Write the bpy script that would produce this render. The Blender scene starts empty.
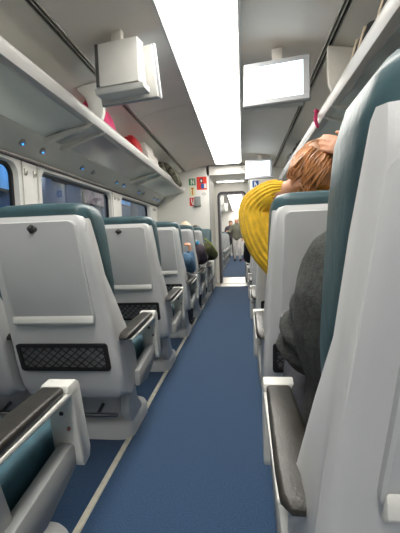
import bpy, bmesh, math, random
from mathutils import Vector, Matrix

random.seed(7)
S = bpy.context.scene
COL = S.collection
R = math.radians

# ------------------------------------------------------------------ camera
# world: y runs along the train, x across it (0 = middle of the aisle), z up, metres
F_PX = 370.0
CAM_LOC = Vector((0.2215, 0.0, 1.02))
CAM_ROT = (Matrix.Rotation(R(6.72), 3, 'Z') @ Matrix.Rotation(R(90 - 4.53), 3, 'X')
           @ Matrix.Rotation(R(-2.0), 3, 'Z'))
cd = bpy.data.cameras.new('camera')
cam = bpy.data.objects.new('camera', cd)
COL.objects.link(cam)
cam.matrix_world = Matrix.Translation(CAM_LOC) @ CAM_ROT.to_4x4()
cd.sensor_fit = 'VERTICAL'
cd.sensor_height = 36.0
cd.lens = F_PX / 533.0 * 36.0
cd.clip_start = 0.02
S.camera = cam

# ------------------------------------------------------------------ world, exposure
w = bpy.data.worlds.new('world')
S.world = w
w.use_nodes = True
w.node_tree.nodes['Background'].inputs[0].default_value = (0.16, 0.24, 0.36, 1)
w.node_tree.nodes['Background'].inputs[1].default_value = 0.45
S.view_settings.view_transform = 'Standard'
S.view_settings.look = 'None'
S.view_settings.gamma = 1.0
S.view_settings.exposure = 0.0
S.view_settings.use_curve_mapping = False
LIGHT_STRENGTH = 12.0


def at(px, py, Y):
    """point on the plane y = Y seen at this pixel"""
    d = CAM_ROT @ Vector(((px - 200) / F_PX, -(py - 266.5) / F_PX, -1))
    return CAM_LOC + d * ((Y - CAM_LOC.y) / d.y)


def at_x(px, py, X):
    d = CAM_ROT @ Vector(((px - 200) / F_PX, -(py - 266.5) / F_PX, -1))
    return CAM_LOC + d * ((X - CAM_LOC.x) / d.x)


# ------------------------------------------------------------------ materials
def lin(c):
    return tuple(((x / 255.0) / 12.92 if x / 255.0 <= 0.04045 else ((x / 255.0 + 0.055) / 1.055) ** 2.4) for x in c)


MATS = {}


def mat(name, rgb, rough=0.5, metal=0.0, var=0.06, scale=8.0, bump=0.0, bscale=200.0, emit=0.0, spec=0.5,
        trans=0.0, sheen=0.0, stretch=None):
    m = bpy.data.materials.new(name)
    m.use_nodes = True
    nt = m.node_tree
    b = nt.nodes['Principled BSDF']
    c = lin(rgb)
    tc = nt.nodes.new('ShaderNodeTexCoord')
    src = tc.outputs['Object']
    if stretch:
        mp = nt.nodes.new('ShaderNodeMapping')
        mp.inputs['Scale'].default_value = stretch
        nt.links.new(src, mp.inputs[0])
        src = mp.outputs[0]
    n = nt.nodes.new('ShaderNodeTexNoise')
    n.inputs['Scale'].default_value = scale
    n.inputs['Detail'].default_value = 5
    nt.links.new(src, n.inputs['Vector'])
    r = nt.nodes.new('ShaderNodeValToRGB')
    lo = [max(0, x * (1 - var * 2)) for x in c]
    hi = [min(1, x * (1 + var * 2)) for x in c]
    r.color_ramp.elements[0].position = 0.3
    r.color_ramp.elements[1].position = 0.7
    r.color_ramp.elements[0].color = (*lo, 1)
    r.color_ramp.elements[1].color = (*hi, 1)
    nt.links.new(n.outputs['Fac'], r.inputs[0])
    nt.links.new(r.outputs[0], b.inputs['Base Color'])
    b.inputs['Roughness'].default_value = rough
    b.inputs['Metallic'].default_value = metal
    b.inputs['Specular IOR Level'].default_value = spec
    b.inputs['Transmission Weight'].default_value = trans
    if sheen:
        b.inputs['Sheen Weight'].default_value = sheen
    if emit:
        nt.links.new(r.outputs[0], b.inputs['Emission Color'])
        b.inputs['Emission Strength'].default_value = emit
    if bump:
        n2 = nt.nodes.new('ShaderNodeTexNoise')
        n2.inputs['Scale'].default_value = bscale
        n2.inputs['Detail'].default_value = 3
        nt.links.new(src, n2.inputs['Vector'])
        bp = nt.nodes.new('ShaderNodeBump')
        bp.inputs['Strength'].default_value = bump
        bp.inputs['Distance'].default_value = 0.004
        nt.links.new(n2.outputs['Fac'], bp.inputs['Height'])
        nt.links.new(bp.outputs[0], b.inputs['Normal'])
    MATS[name] = m
    return m


mat('shell', (202, 203, 203), 0.42, var=0.03, scale=3, bump=0.08, bscale=400)
mat('tray', (200, 201, 201), 0.48, var=0.02, scale=4, bump=0.05, bscale=300)
mat('lip', (206, 206, 202), 0.4, var=0.02)
mat('teal', (58, 84, 90), 0.42, var=0.10, scale=9, bump=0.35, bscale=45)
mat('teal_seat', (58, 98, 112), 0.6, var=0.10, scale=20, bump=0.3, bscale=120)
mat('pad', (40, 38, 34), 0.38, var=0.15, scale=30, bump=0.2, bscale=220)
mat('armwhite', (205, 205, 200), 0.35, var=0.02)
mat('sidegrey', (150, 152, 152), 0.5, var=0.05)
mat('net', (22, 22, 24), 0.8, var=0.1)
mat('pocket', (120, 122, 124), 0.7, var=0.08)
mat('dark', (26, 26, 28), 0.5)
mat('darkgrey', (70, 71, 72), 0.5)
mat('chrome', (190, 190, 190), 0.2, metal=1.0, var=0.02)
mat('alu', (200, 198, 190), 0.35, metal=0.6, var=0.05, scale=20)
mat('strip', (196, 193, 178), 0.45, metal=0.0, var=0.08, scale=25)
mat('wall', (226, 224, 218), 0.5, var=0.02, scale=2)
mat('cove', (230, 226, 217), 0.5, var=0.02, scale=2)
mat('ceil', (212, 206, 198), 0.5, var=0.03, scale=1.5)
mat('rackrail', (186, 185, 182), 0.3, var=0.02)
mat('partition', (222, 220, 214), 0.45, var=0.02, scale=2)
mat('steel', (150, 150, 154), 0.3, metal=0.8, var=0.05)
mat('gasket', (74, 70, 74), 0.5, var=0.05)
mat('monframe', (176, 178, 182), 0.4, var=0.02)
mat('monback', (214, 213, 208), 0.45, var=0.02)
mat('led', (40, 150, 255), 0.4, emit=3.0, var=0)
mat('diff', (255, 251, 243), 0.5, emit=LIGHT_STRENGTH, var=0)
mat('screen', (232, 246, 255), 0.4, emit=1.5, var=0.01, scale=3)
mat('skin', (205, 150, 120), 0.5, var=0.06, scale=15)
mat('hair_auburn', (164, 110, 66), 0.4, var=0.28, scale=30, stretch=(1, 1, 0.3), bump=0.5, bscale=90)
mat('hair_white', (214, 206, 196), 0.55, var=0.12, scale=40)
mat('hair_dark', (58, 44, 36), 0.5, var=0.2, scale=40)
mat('hat_beige', (208, 190, 164), 0.8, var=0.1, scale=40, bump=0.3)
mat('yellow', (222, 178, 34), 0.85, var=0.10, scale=30, bump=0.5, bscale=160, sheen=0.3)
mat('greyjacket', (52, 55, 53), 0.9, var=0.2, scale=90, bump=0.5, bscale=220)
mat('denim', (72, 104, 132), 0.8, var=0.15, scale=40)
mat('plum', (72, 62, 70), 0.8, var=0.2, scale=40)
mat('olive', (76, 78, 46), 0.8, var=0.2, scale=40)
mat('olivegrey', (104, 104, 90), 0.8, var=0.15, scale=30)
mat('blackcloth', (38, 38, 42), 0.8, var=0.2, scale=40)
mat('trouser_dark', (52, 54, 62), 0.8, var=0.15, scale=40)
mat('trouser_white', (214, 208, 204), 0.8, var=0.06, scale=30)
mat('shoe', (44, 40, 38), 0.6)
mat('pink', (226, 62, 120), 0.55, var=0.10, scale=14)
mat('maroon', (78, 44, 44), 0.6, var=0.15)
mat('red', (196, 36, 44), 0.5, var=0.12, scale=20)
mat('whitebox', (226, 222, 214), 0.5, var=0.04)
mat('beige', (206, 188, 164), 0.7, var=0.08)
mat('plaid', (84, 84, 70), 0.8, var=0.48, scale=22, bump=0.6, bscale=30)
mat('greybag', (150, 150, 152), 0.7, var=0.25, scale=25)
mat('signred', (226, 58, 38), 0.5, var=0.04)
mat('signgreen', (56, 128, 74), 0.5, var=0.03)
mat('signcream', (226, 222, 180), 0.5, var=0.03)
mat('signorange', (206, 110, 40), 0.5, var=0.03)
mat('signwhite', (236, 234, 230), 0.5, var=0.02)
mat('signblue', (30, 84, 160), 0.5, var=0.03)
mat('signgrey', (142, 146, 144), 0.5, var=0.03)
mat('lime', (150, 168, 70), 0.6)
mat('skyblue', (70, 170, 220), 0.6)
mat('platform', (96, 108, 126), 0.7, var=0.2, scale=2)
mat('station', (84, 104, 130), 0.7, var=0.3, scale=0.8)
mat('adlight', (96, 150, 196), 0.5, emit=0.7, var=0.2, scale=1.5)
mat('lampwhite', (150, 215, 250), 0.5, emit=2.5, var=0)
mat('tube', (205, 225, 255), 0.5, emit=22.0, var=0)  # glow of the added lamps that brighten the station wall
mat('advert', (150, 120, 110), 0.5, emit=0.35, var=0.5, scale=3)  # faint pinkish glow standing in for blurred people outside

# carpet: fine blue speckle
m = mat('carpet', (42, 68, 98), 0.95, var=0.16, scale=160, bump=0.5, bscale=500, sheen=0.15, spec=0.2)
# rack glass: frosted, lets the light of the lamp above through
def frosted():
    m = bpy.data.materials.new('rackglass')
    m.use_nodes = True
    nt = m.node_tree
    b = nt.nodes['Principled BSDF']
    o = nt.nodes['Material Output']
    b.inputs['Base Color'].default_value = (0.72, 0.78, 0.78, 1)
    b.inputs['Roughness'].default_value = 0.12
    tr = nt.nodes.new('ShaderNodeBsdfTranslucent')
    tr.inputs[0].default_value = (0.93, 0.97, 0.97, 1)
    tp = nt.nodes.new('ShaderNodeBsdfTransparent')
    tp.inputs[0].default_value = (0.86, 0.92, 0.92, 1)
    m1 = nt.nodes.new('ShaderNodeMixShader')
    m1.inputs[0].default_value = 0.25
    nt.links.new(tr.outputs[0], m1.inputs[1])
    nt.links.new(tp.outputs[0], m1.inputs[2])
    m2 = nt.nodes.new('ShaderNodeMixShader')
    m2.inputs[0].default_value = 0.62
    nt.links.new(b.outputs[0], m2.inputs[1])
    nt.links.new(m1.outputs[0], m2.inputs[2])
    nt.links.new(m2.outputs[0], o.inputs[0])
    MATS['rackglass'] = m


frosted()


def glass_mat():
    m = bpy.data.materials.new('pane')
    m.use_nodes = True
    nt = m.node_tree
    nt.nodes.clear()
    o = nt.nodes.new('ShaderNodeOutputMaterial')
    mix = nt.nodes.new('ShaderNodeMixShader')
    lw = nt.nodes.new('ShaderNodeLayerWeight')
    lw.inputs[0].default_value = 0.5
    pw = nt.nodes.new('ShaderNodeMath')
    pw.operation = 'POWER'
    pw.inputs[1].default_value = 3.0
    nt.links.new(lw.outputs['Facing'], pw.inputs[0])
    fr = nt.nodes.new('ShaderNodeMath')
    fr.operation = 'MULTIPLY_ADD'
    fr.inputs[1].default_value = 0.5
    fr.inputs[2].default_value = 0.05
    nt.links.new(pw.outputs[0], fr.inputs[0])
    t = nt.nodes.new('ShaderNodeBsdfTransparent')
    t.inputs[0].default_value = (0.80, 0.88, 0.94, 1)
    g = nt.nodes.new('ShaderNodeBsdfGlossy')
    g.inputs['Roughness'].default_value = 0.03
    nt.links.new(fr.outputs[0], mix.inputs[0])
    nt.links.new(t.outputs[0], mix.inputs[1])
    nt.links.new(g.outputs[0], mix.inputs[2])
    nt.links.new(mix.outputs[0], o.inputs[0])
    MATS['pane'] = m


glass_mat()


# ------------------------------------------------------------------ mesh helpers
class MB:
    def __init__(self, flip=1):
        self.v, self.f = [], []
        self.flip = flip            # -1 mirrors x

    def add(self, vs, fs):
        o = len(self.v)
        s = self.flip
        self.v += [(s * p[0], p[1], p[2]) for p in vs]
        if s < 0:
            self.f += [tuple(o + i for i in reversed(f)) for f in fs]
        else:
            self.f += [tuple(o + i for i in f) for f in fs]
        return self

    def add_bm(self, bm):
        bm.verts.index_update()
        vs = [tuple(v.co) for v in bm.verts]
        fs = [tuple(v.index for v in f.verts) for f in bm.faces]
        bm.free()
        return self.add(vs, fs)

    def box(self, x0, x1, y0, y1, z0, z1, bev=0.0, seg=2, M=None):
        bm = bmesh.new()
        bmesh.ops.create_cube(bm, size=1)
        for v in bm.verts:
            v.co = Vector(((x0 + x1) / 2 + v.co.x * (x1 - x0), (y0 + y1) / 2 + v.co.y * (y1 - y0),
                           (z0 + z1) / 2 + v.co.z * (z1 - z0)))
        if bev:
            bmesh.ops.bevel(bm, geom=list(bm.edges), offset=bev, segments=seg, profile=0.5, affect='EDGES',
                            clamp_overlap=True)
        if M is not None:
            bmesh.ops.transform(bm, matrix=M, verts=list(bm.verts))
        return self.add_bm(bm)

    def prism(self, pts, axis, a0, a1, bev=0.0, seg=2, M=None):
        """pts: 2D outline; axis 'x' -> pts are (y,z); 'y' -> (x,z); 'z' -> (x,y)"""
        def P(p, a):
            return {'x': (a, p[0], p[1]), 'y': (p[0], a, p[1]), 'z': (p[0], p[1], a)}[axis]
        bm = bmesh.new()
        A = [bm.verts.new(P(p, a0)) for p in pts]
        B = [bm.verts.new(P(p, a1)) for p in pts]
        n = len(pts)
        bm.faces.new(A)
        bm.faces.new(list(reversed(B)))
        for i in range(n):
            bm.faces.new((A[i], B[i], B[(i + 1) % n], A[(i + 1) % n]))
        bmesh.ops.recalc_face_normals(bm, faces=list(bm.faces))
        if bev:
            bmesh.ops.bevel(bm, geom=list(bm.edges), offset=bev, segments=seg, profile=0.5, affect='EDGES',
                            clamp_overlap=True)
        if M is not None:
            bmesh.ops.transform(bm, matrix=M, verts=list(bm.verts))
        return self.add_bm(bm)

    def loft(self, rings, cap=True):
        n = len(rings[0])
        vs = [tuple(p) for r in rings for p in r]
        fs = []
        for k in range(len(rings) - 1):
            for i in range(n):
                j = (i + 1) % n
                fs.append((k * n + i, k * n + j, (k + 1) * n + j, (k + 1) * n + i))
        if cap:
            fs.append(tuple(reversed(range(n))))
            fs.append(tuple((len(rings) - 1) * n + i for i in range(n)))
        bm = bmesh.new()
        V = [bm.verts.new(p) for p in vs]
        for f in fs:
            try:
                bm.faces.new([V[i] for i in f])
            except ValueError:
                pass
        bmesh.ops.recalc_face_normals(bm, faces=list(bm.faces))
        return self.add_bm(bm)

    def sweep(self, path, n=12, ref=None, sub=4, rib=0, ribamp=0.0, round_ends=True):
        """path: list of (point, rx, ry). Smooth tube through the points."""
        P = [Vector(p[0]) for p in path]
        rx = [p[1] for p in path]
        ry = [p[2] if len(p) > 2 else p[1] for p in path]
        pts, ax, ay = [], [], []

        def cr(a, b, c, d, t):
            return 0.5 * ((2 * b) + (c - a) * t + (2 * a - 5 * b + 4 * c - d) * t * t + (3 * b - a - 3 * c + d) * t ** 3)
        m = len(P)
        for i in range(m - 1):
            i0, i3 = max(i - 1, 0), min(i + 2, m - 1)
            for k in range(sub):
                t = k / sub
                pts.append(cr(P[i0], P[i], P[i + 1], P[i3], t))
                ax.append(rx[i] * (1 - t) + rx[i + 1] * t)
                ay.append(ry[i] * (1 - t) + ry[i + 1] * t)
        pts.append(P[-1]); ax.append(rx[-1]); ay.append(ry[-1])
        if round_ends:
            t0 = (pts[0] - pts[1]).normalized()
            t1 = (pts[-1] - pts[-2]).normalized()
            pre, post = [], []
            for a in (80, 50, 25):
                pre.append((pts[0] + t0 * min(ax[0], ay[0]) * math.sin(R(a)), ax[0] * math.cos(R(a)), ay[0] * math.cos(R(a))))
            for a in (25, 50, 80):
                post.append((pts[-1] + t1 * min(ax[-1], ay[-1]) * math.sin(R(a)), ax[-1] * math.cos(R(a)), ay[-1] * math.cos(R(a))))
            pts = [p[0] for p in pre] + pts + [p[0] for p in post]
            ax = [p[1] for p in pre] + ax + [p[1] for p in post]
            ay = [p[2] for p in pre] + ay + [p[2] for p in post]
        rings = []
        u = None
        for i in range(len(pts)):
            a, b = pts[max(i - 1, 0)], pts[min(i + 1, len(pts) - 1)]
            t = (b - a).normalized()
            if ref is not None:
                u = Vector(ref)
            elif u is None:
                u = Vector((1, 0, 0)) if abs(t.x) < 0.8 else Vector((0, 1, 0))
            u = (u - t * u.dot(t)).normalized()
            v = t.cross(u)
            ring = []
            for k in range(n):
                th = 2 * math.pi * k / n
                q = 1.0 + (ribamp * math.cos(rib * th) if rib else 0.0)
                ring.append(pts[i] + u * (ax[i] * q * math.cos(th)) + v * (ay[i] * q * math.sin(th)))
            rings.append(ring)
        return self.loft(rings)

    def ball(self, c, rx, ry, rz, n=12, m=8, M=None):
        rings = []
        for j in range(m + 1):
            ph = -math.pi / 2 + math.pi * (0.02 + 0.96 * j / m)
            ring = []
            for k in range(n):
                th = 2 * math.pi * k / n
                p = Vector((rx * math.cos(ph) * math.cos(th), ry * math.cos(ph) * math.sin(th), rz * math.sin(ph)))
                if M is not None:
                    p = M @ p
                ring.append(p + Vector(c))
            rings.append(ring)
        return self.loft(rings)

    def build(self, name, material, parent=None, smooth=True, angle=35):
        me = bpy.data.meshes.new(name)
        me.from_pydata(self.v, [], self.f)
        me.update()
        if smooth:
            me.polygons.foreach_set('use_smooth', [True] * len(me.polygons))
            me.set_sharp_from_angle(angle=R(angle))
        me.materials.append(MATS[material])
        return link(name, me, parent)


def link(name, me, parent=None):
    o = bpy.data.objects.new(name, me)
    COL.objects.link(o)
    if parent is not None:
        o.parent = parent
    return o


def thing(name, label, cat, loc=(0, 0, 0), rz=0.0, group=None):
    o = bpy.data.objects.new(name, None)
    COL.objects.link(o)
    o.empty_display_size = 0.1
    o.location = loc
    o.rotation_euler = (0, 0, rz)
    return tag(o, label, cat, group)


def tag(o, label, cat, group=None):
    o['label'] = label
    o['category'] = cat
    if group:
        o['group'] = group
    return o


def struct(o, label=None):
    o['kind'] = 'structure'
    if label:
        o['label'] = label
    return o


def empty_struct(name, label=None):
    o = bpy.data.objects.new(name, None)
    COL.objects.link(o)
    return struct(o, label)


def dup(root, loc, rz=0.0, label=None, group=None):
    r = root.copy()
    COL.objects.link(r)
    r.location = loc
    r.rotation_euler = (0, 0, rz)
    if label:
        r['label'] = label
    if group:
        r['group'] = group
    elif 'group' in r and label:
        pass
    for ch in list(root.children):
        c = ch.copy()
        COL.objects.link(c)
        c.parent = r
        for g in list(ch.children):
            d = g.copy()
            COL.objects.link(d)
            d.parent = c
    return r


def rrect(cx, cy, wx, wy, rad, z, n=4):
    """rounded rectangle ring in the xy plane"""
    pts = []
    rad = min(rad, wx / 2 - 1e-4, wy / 2 - 1e-4)
    for qx, qy, a0 in ((1, 1, 0), (-1, 1, 90), (-1, -1, 180), (1, -1, 270)):
        for k in range(n + 1):
            a = R(a0 + 90.0 * k / n)
            pts.append(Vector((cx + qx * (wx / 2 - rad) + rad * math.cos(a), cy + qy * (wy / 2 - rad) + rad * math.sin(a), z)))
    return pts


# ================================================================== THE COACH SHELL
Y_BACK, Y_END, Y_DOOR = -8.0, 6.90, 8.00
Y_NEXT0, Y_NEXT1 = 9.00, 19.5
WX = 1.36

b = MB().box(-WX - 0.1, WX + 0.1, Y_BACK, 7.52, -0.08, 0.0)
struct(b.build('floor', 'carpet'), 'blue speckled carpet running down the coach')
b = MB().box(-WX, WX, 7.52, 9.2, -0.08, -0.002)
struct(b.build('floor_vestibule', 'alu'), 'silver metal floor plate between the two coaches')
b = MB().box(-WX - 0.1, WX + 0.1, 9.2, Y_NEXT1, -0.08, 0.0)
struct(b.build('floor_next_coach', 'carpet'), 'blue carpet of the next coach')

for sx, nm in ((-1, 'trim_1'), (1, 'trim_2')):
    b = MB().prism([(sx * 0.400, 0.0), (sx * 0.397, 0.006), (sx * 0.375, 0.006), (sx * 0.372, 0.0)], 'y', Y_BACK, Y_END)
    struct(b.build(nm, 'strip'), 'pale metal strip along the carpet seam beside the seats')

# --- ceiling: arched panels either side of the light
prof = [(0.775, 2.235), (0.65, 2.275), (0.50, 2.305), (0.36, 2.325), (0.248, 2.335)]


def ceiling_panels(parent, y0, y1, step):
    y = y0
    while y < y1 - 0.01:
        ye = min(y + step, y1)
        for sx in (-1, 1):
            out = [(sx * x, z) for x, z in prof] + [(sx * x, z + 0.02) for x, z in reversed(prof)]
            MB().prism(out, 'y', y + 0.003, ye - 0.003).build('ceiling_panel', 'ceil', parent)
        y = ye


ce = struct(MB().box(-WX - 0.1, WX + 0.1, Y_BACK, Y_END, 2.40, 2.44).build('ceiling', 'ceil'))
ceiling_panels(ce, Y_BACK, Y_END, 2.35)
MB().box(-0.248, 0.248, 6.78, Y_END, 2.335, 2.355).build('ceiling_panel', 'ceil', ce)
ce2 = struct(MB().box(-WX - 0.1, WX + 0.1, Y_NEXT0, Y_NEXT1, 2.40, 2.44).build('ceiling_next_coach', 'ceil'))
ceiling_panels(ce2, Y_NEXT0, Y_NEXT1, 2.6)

# --- paired rails at the ceiling edge and the cove panels above the racks
n = 3
for (ya, yb) in ((Y_BACK, Y_END), (Y_NEXT0, Y_NEXT1)):
    for sx in (-1, 1):
        t = empty_struct('trim_%d' % n, 'pale double rail with dark groove along the ceiling edge')
        n += 1
        MB(sx).box(0.772, 0.85, ya, yb, 2.248, 2.28).build('groove', 'dark', t)
        for x0 in (0.776, 0.797, 0.826):
            MB(sx).box(x0, x0 + 0.009, ya, yb, 2.228, 2.249, 0.002).build('rail', 'alu', t)

for side, sx in (('left', -1), ('right', 1)):
    for suf, ya, yb in (('', Y_BACK, Y_END), ('_next_coach', Y_NEXT0, Y_NEXT1)):
        o = MB(sx).prism([(0.838, 2.235), (0.95, 2.21), (1.15, 2.12), (1.29, 1.99), (1.35, 1.83), (1.36, 1.76), (1.42, 1.76), (1.42, 2.33), (0.838, 2.27)],
                         'y', ya, yb).build('wall_%s_upper%s' % (side, suf), 'cove')
        struct(o, 'curved grey panel above the luggage rack')

# --- side walls with window openings
WIN = [(-7.6, -6.3), (-5.9, -4.6), (-4.2, -2.6), (-2.2, -0.9), (-0.5, 0.82), (1.22, 2.52), (2.80, 4.40), (4.75, 6.25)]
WZ0, WZ1 = 0.86, 1.605


def side_wall(side, sx, suf, ya, yb, wins):
    b = MB(sx)
    b.box(WX, WX + 0.06, ya, yb, 0, WZ0)
    b.box(WX, WX + 0.06, ya, yb, WZ1, 1.77)
    ys = [ya] + [v for q in wins for v in q] + [yb]
    for i in range(0, len(ys), 2):
        b.box(WX, WX + 0.06, ys[i], ys[i + 1], WZ0, WZ1)
    o = struct(b.build('wall_%s%s' % (side, suf), 'wall'), 'off-white moulded side wall with windows')
    if not suf:
        # raised pillar covers, a ledge under the windows and a blind rail above
        for i in range(0, len(ys), 2):
            MB(sx).box(WX - 0.012, WX + 0.01, ys[i] + 0.045, ys[i + 1] - 0.045, WZ0 - 0.02, WZ1 + 0.01, 0.006).build('pillar_cover', 'wall', o)
        MB(sx).prism([(WX, 0.78), (WX - 0.02, 0.80), (WX - 0.02, 0.82), (WX, 0.84)], 'y', ya, yb).build('ledge', 'wall', o)
        MB(sx).box(WX - 0.022, WX, ya, yb, WZ1 + 0.012, WZ1 + 0.022).build('blind_rail', 'gasket', o)
        MB(sx).box(WX - 0.03, WX, ya, yb, WZ1 + 0.024, WZ1 + 0.036, 0.003).build('blind_rail', 'alu', o)
        # coat hooks on the pillars
        for i in range(0, len(ys), 2):
            yc = (ys[i] + ys[i + 1]) / 2
            if ys[i + 1] - ys[i] > 0.9:
                continue
            for d in (-0.07, 0.05):
                h = MB(sx)
                h.box(WX - 0.02, WX - 0.01, yc + d - 0.012, yc + d + 0.012, 1.515, 1.565, 0.003)
                h.sweep([((WX - 0.018, yc + d, 1.54), 0.005), ((WX - 0.030, yc + d, 1.525), 0.005), ((WX - 0.032, yc + d, 1.545), 0.005)], n=6, sub=2)
                h.build('coat_hook', 'alu', o)
    return o


nw = 1
for side, sx in (('left', -1), ('right', 1)):
    side_wall(side, sx, '', Y_BACK, Y_END, WIN)
    side_wall(side, sx, '_next_coach', Y_NEXT0, Y_NEXT1, [])
    for (y0, y1) in WIN:
        t = empty_struct('window_%d' % nw, 'double-glazed coach window with a dark rubber surround')
        nw += 1

        def ring(y0, y1, z0, z1, rad, x):
            return [Vector((x, p.x, p.y)) for p in rrect((y0 + y1) / 2, (z0 + z1) / 2, y1 - y0, z1 - z0, rad, 0, 6)]
        # frame: outer square edge of wall to rounded gasket
        A = ring(y0 - 0.03, y1 + 0.03, WZ0 - 0.03, WZ1 + 0.03, 0.02, WX - 0.006)
        B = ring(y0 + 0.012, y1 - 0.012, WZ0 + 0.012, WZ1 - 0.012, 0.09, WX - 0.010)
        C = ring(y0 + 0.022, y1 - 0.022, WZ0 + 0.022, WZ1 - 0.022, 0.085, WX + 0.03)
        MB(sx).loft([A, B, C], cap=False).build('window_frame', 'wall', t)
        C2 = ring(y0 + 0.02, y1 - 0.02, WZ0 + 0.02, WZ1 - 0.02, 0.085, WX + 0.024)
        D = ring(y0 + 0.04, y1 - 0.04, WZ0 + 0.04, WZ1 - 0.04, 0.07, WX + 0.028)
        E = ring(y0 + 0.04, y1 - 0.04, WZ0 + 0.04, WZ1 - 0.04, 0.07, WX + 0.05)
        MB(sx).loft([C2, D, E], cap=False).build('gasket', 'dark', t)
        MB(sx).box(WX + 0.04, WX + 0.046, y0 + 0.005, y1 - 0.005, WZ0 + 0.005, WZ1 - 0.005).build('pane', 'pane', t)

struct(MB().box(-1.4, 1.4, Y_BACK - 0.05, Y_BACK, 0, 2.44).build('wall_back', 'partition'))
struct(MB().box(-1.4, 1.4, Y_NEXT1, Y_NEXT1 + 0.05, 0, 2.44).build('wall_next_coach_end', 'partition'))

# --- end partitions, corridor and door wall
CL, CR = -0.36, 0.36
o = MB().box(-WX, CL, Y_END, Y_END + 0.05, 0, 2.40, 0.004)
struct(o.build('wall_partition_left', 'partition'), 'off-white end partition that carries the safety signs')
struct(MB().box(CR, WX, Y_END, Y_END + 0.05, 0, 2.40, 0.004).build('wall_partition_right', 'partition'),
       'off-white end partition beside the doorway with the blue sign')
struct(MB().box(CL - 0.05, CL, Y_END + 0.05, Y_DOOR, 0, 2.40).build('wall_corridor_left', 'partition'))
struct(MB().box(CR, CR + 0.05, Y_END + 0.05, Y_DOOR, 0, 2.40).build('wall_corridor_right', 'partition'))
cc = struct(MB().box(CL - 0.05, CR + 0.05, Y_END, Y_DOOR, 2.15, 2.40).build('ceiling_corridor', 'partition'))
struct(MB().box(CL - 0.012, CL + 0.004, Y_END - 0.006, Y_END + 0.06, 0, 2.15, 0.003).build('trim_20', 'steel'))
struct(MB().box(CR - 0.004, CR + 0.012, Y_END - 0.006, Y_END + 0.06, 0, 2.15, 0.003).build('trim_21', 'steel'))
DX0, DX1, DZ = -0.265, 0.29, 1.935
b = MB()
b.box(CL - 0.05, DX0, Y_DOOR, Y_DOOR + 0.12, 0, 2.40)
b.box(DX1, CR + 0.05, Y_DOOR, Y_DOOR + 0.12, 0, 2.40)
b.box(DX0, DX1, Y_DOOR, Y_DOOR + 0.12, DZ, 2.40)
struct(b.build('wall_doorway', 'partition'), 'off-white wall around the open gangway door')


def door_arch(x0, x1, z1, wdt, rad):
    """outline of a round-cornered door surround (inverted U), as closed band"""
    out, inn = [], []
    for (X0, X1, Z1, rr, L) in ((x0, x1, z1, rad, out), (x0 + wdt, x1 - wdt, z1 - wdt, max(rad - wdt, 0.02), inn)):
        L.append((X0, 0.0))
        for k in range(7):
            a = R(180 - 90 * k / 6)
            L.append((X0 + rr + rr * math.cos(a), Z1 - rr + rr * math.sin(a)))
        for k in range(7):
            a = R(90 - 90 * k / 6)
            L.append((X1 - rr + rr * math.cos(a), Z1 - rr + rr * math.sin(a)))
        L.append((X1, 0.0))
    return out, inn


d = empty_struct('door_1', 'open gangway door with a dark rubber surround')
out, inn = door_arch(DX0 - 0.03, DX1 + 0.03, DZ + 0.03, 0.045, 0.10)
b = MB()
for i in range(len(out) - 1):
    q = [out[i], out[i + 1], inn[i + 1], inn[i]]
    vs = [(p[0], Y_DOOR - 0.03, p[1]) for p in q] + [(p[0], Y_DOOR + 0.13, p[1]) for p in q]
    b.add(vs, [(0, 1, 2, 3), (7, 6, 5, 4), (0, 4, 5, 1), (3, 2, 6, 7)])
b.build('door_surround', 'gasket', d)
b = MB()
out, inn = door_arch(DX0 + 0.012, DX1 - 0.012, DZ - 0.012, 0.022, 0.07)
for i in range(len(out) - 1):
    q = [out[i], out[i + 1], inn[i + 1], inn[i]]
    vs = [(p[0], Y_DOOR + 0.02, p[1]) for p in q] + [(p[0], Y_DOOR + 0.15, p[1]) for p in q]
    b.add(vs, [(0, 1, 2, 3), (7, 6, 5, 4), (0, 4, 5, 1), (3, 2, 6, 7)])
b.build('door_edge', 'steel', d)
MB().prism([(Y_DOOR - 0.10, 0.0), (Y_DOOR - 0.09, 0.008), (Y_DOOR + 0.16, 0.008), (Y_DOOR + 0.17, 0.0)], 'x', DX0, DX1).build('threshold', 'alu', d)

# gangway walls between the coaches
for sx, nm in ((-1, 'wall_gangway_left'), (1, 'wall_gangway_right')):
    struct(MB(sx).box(0.50, 0.56, Y_DOOR + 0.12, 9.4, 0, 2.4).build(nm, 'partition'))
struct(MB().box(-0.56, 0.56, Y_DOOR + 0.12, Y_NEXT0, 2.20, 2.4).build('ceiling_gangway', 'partition'))
for sx, nm in ((-1, 'wall_next_partition_left'), (1, 'wall_next_partition_right')):
    struct(MB(sx).box(0.56, WX + 0.05, 9.4, 9.45, 0, 2.4).build(nm, 'partition'))

# ================================================================== CEILING LIGHTS
def long_light(y0, y1, label):
    t = thing('ceiling_light', label, 'ceiling light', (0, y0, 2.325))
    L = y1 - y0
    MB().prism([(-0.222, 0.004), (-0.19, -0.008), (-0.09, -0.014), (0.09, -0.014), (0.19, -0.008), (0.222, 0.004), (0.222, 0.012), (-0.222, 0.012)],
               'y', 0.0, L).build('diffuser', 'diff', t)
    for sx in (-1, 1):
        MB(sx).box(0.225, 0.245, -0.012, L + 0.012, -0.012, 0.035, 0.004).build('side_rail', 'rackrail', t)
        e = 0.0 if sx < 0 else L
    for ye in (-0.016, L + 0.001):
        MB().box(-0.225, 0.225, ye, ye + 0.015, -0.016, 0.035, 0.003).build('end_cap', 'rackrail', t)
    MB().box(-0.222, 0.222, 0, L, 0.014, 0.1).build('lamp_tray', 'wall', t)
    return t


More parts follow.
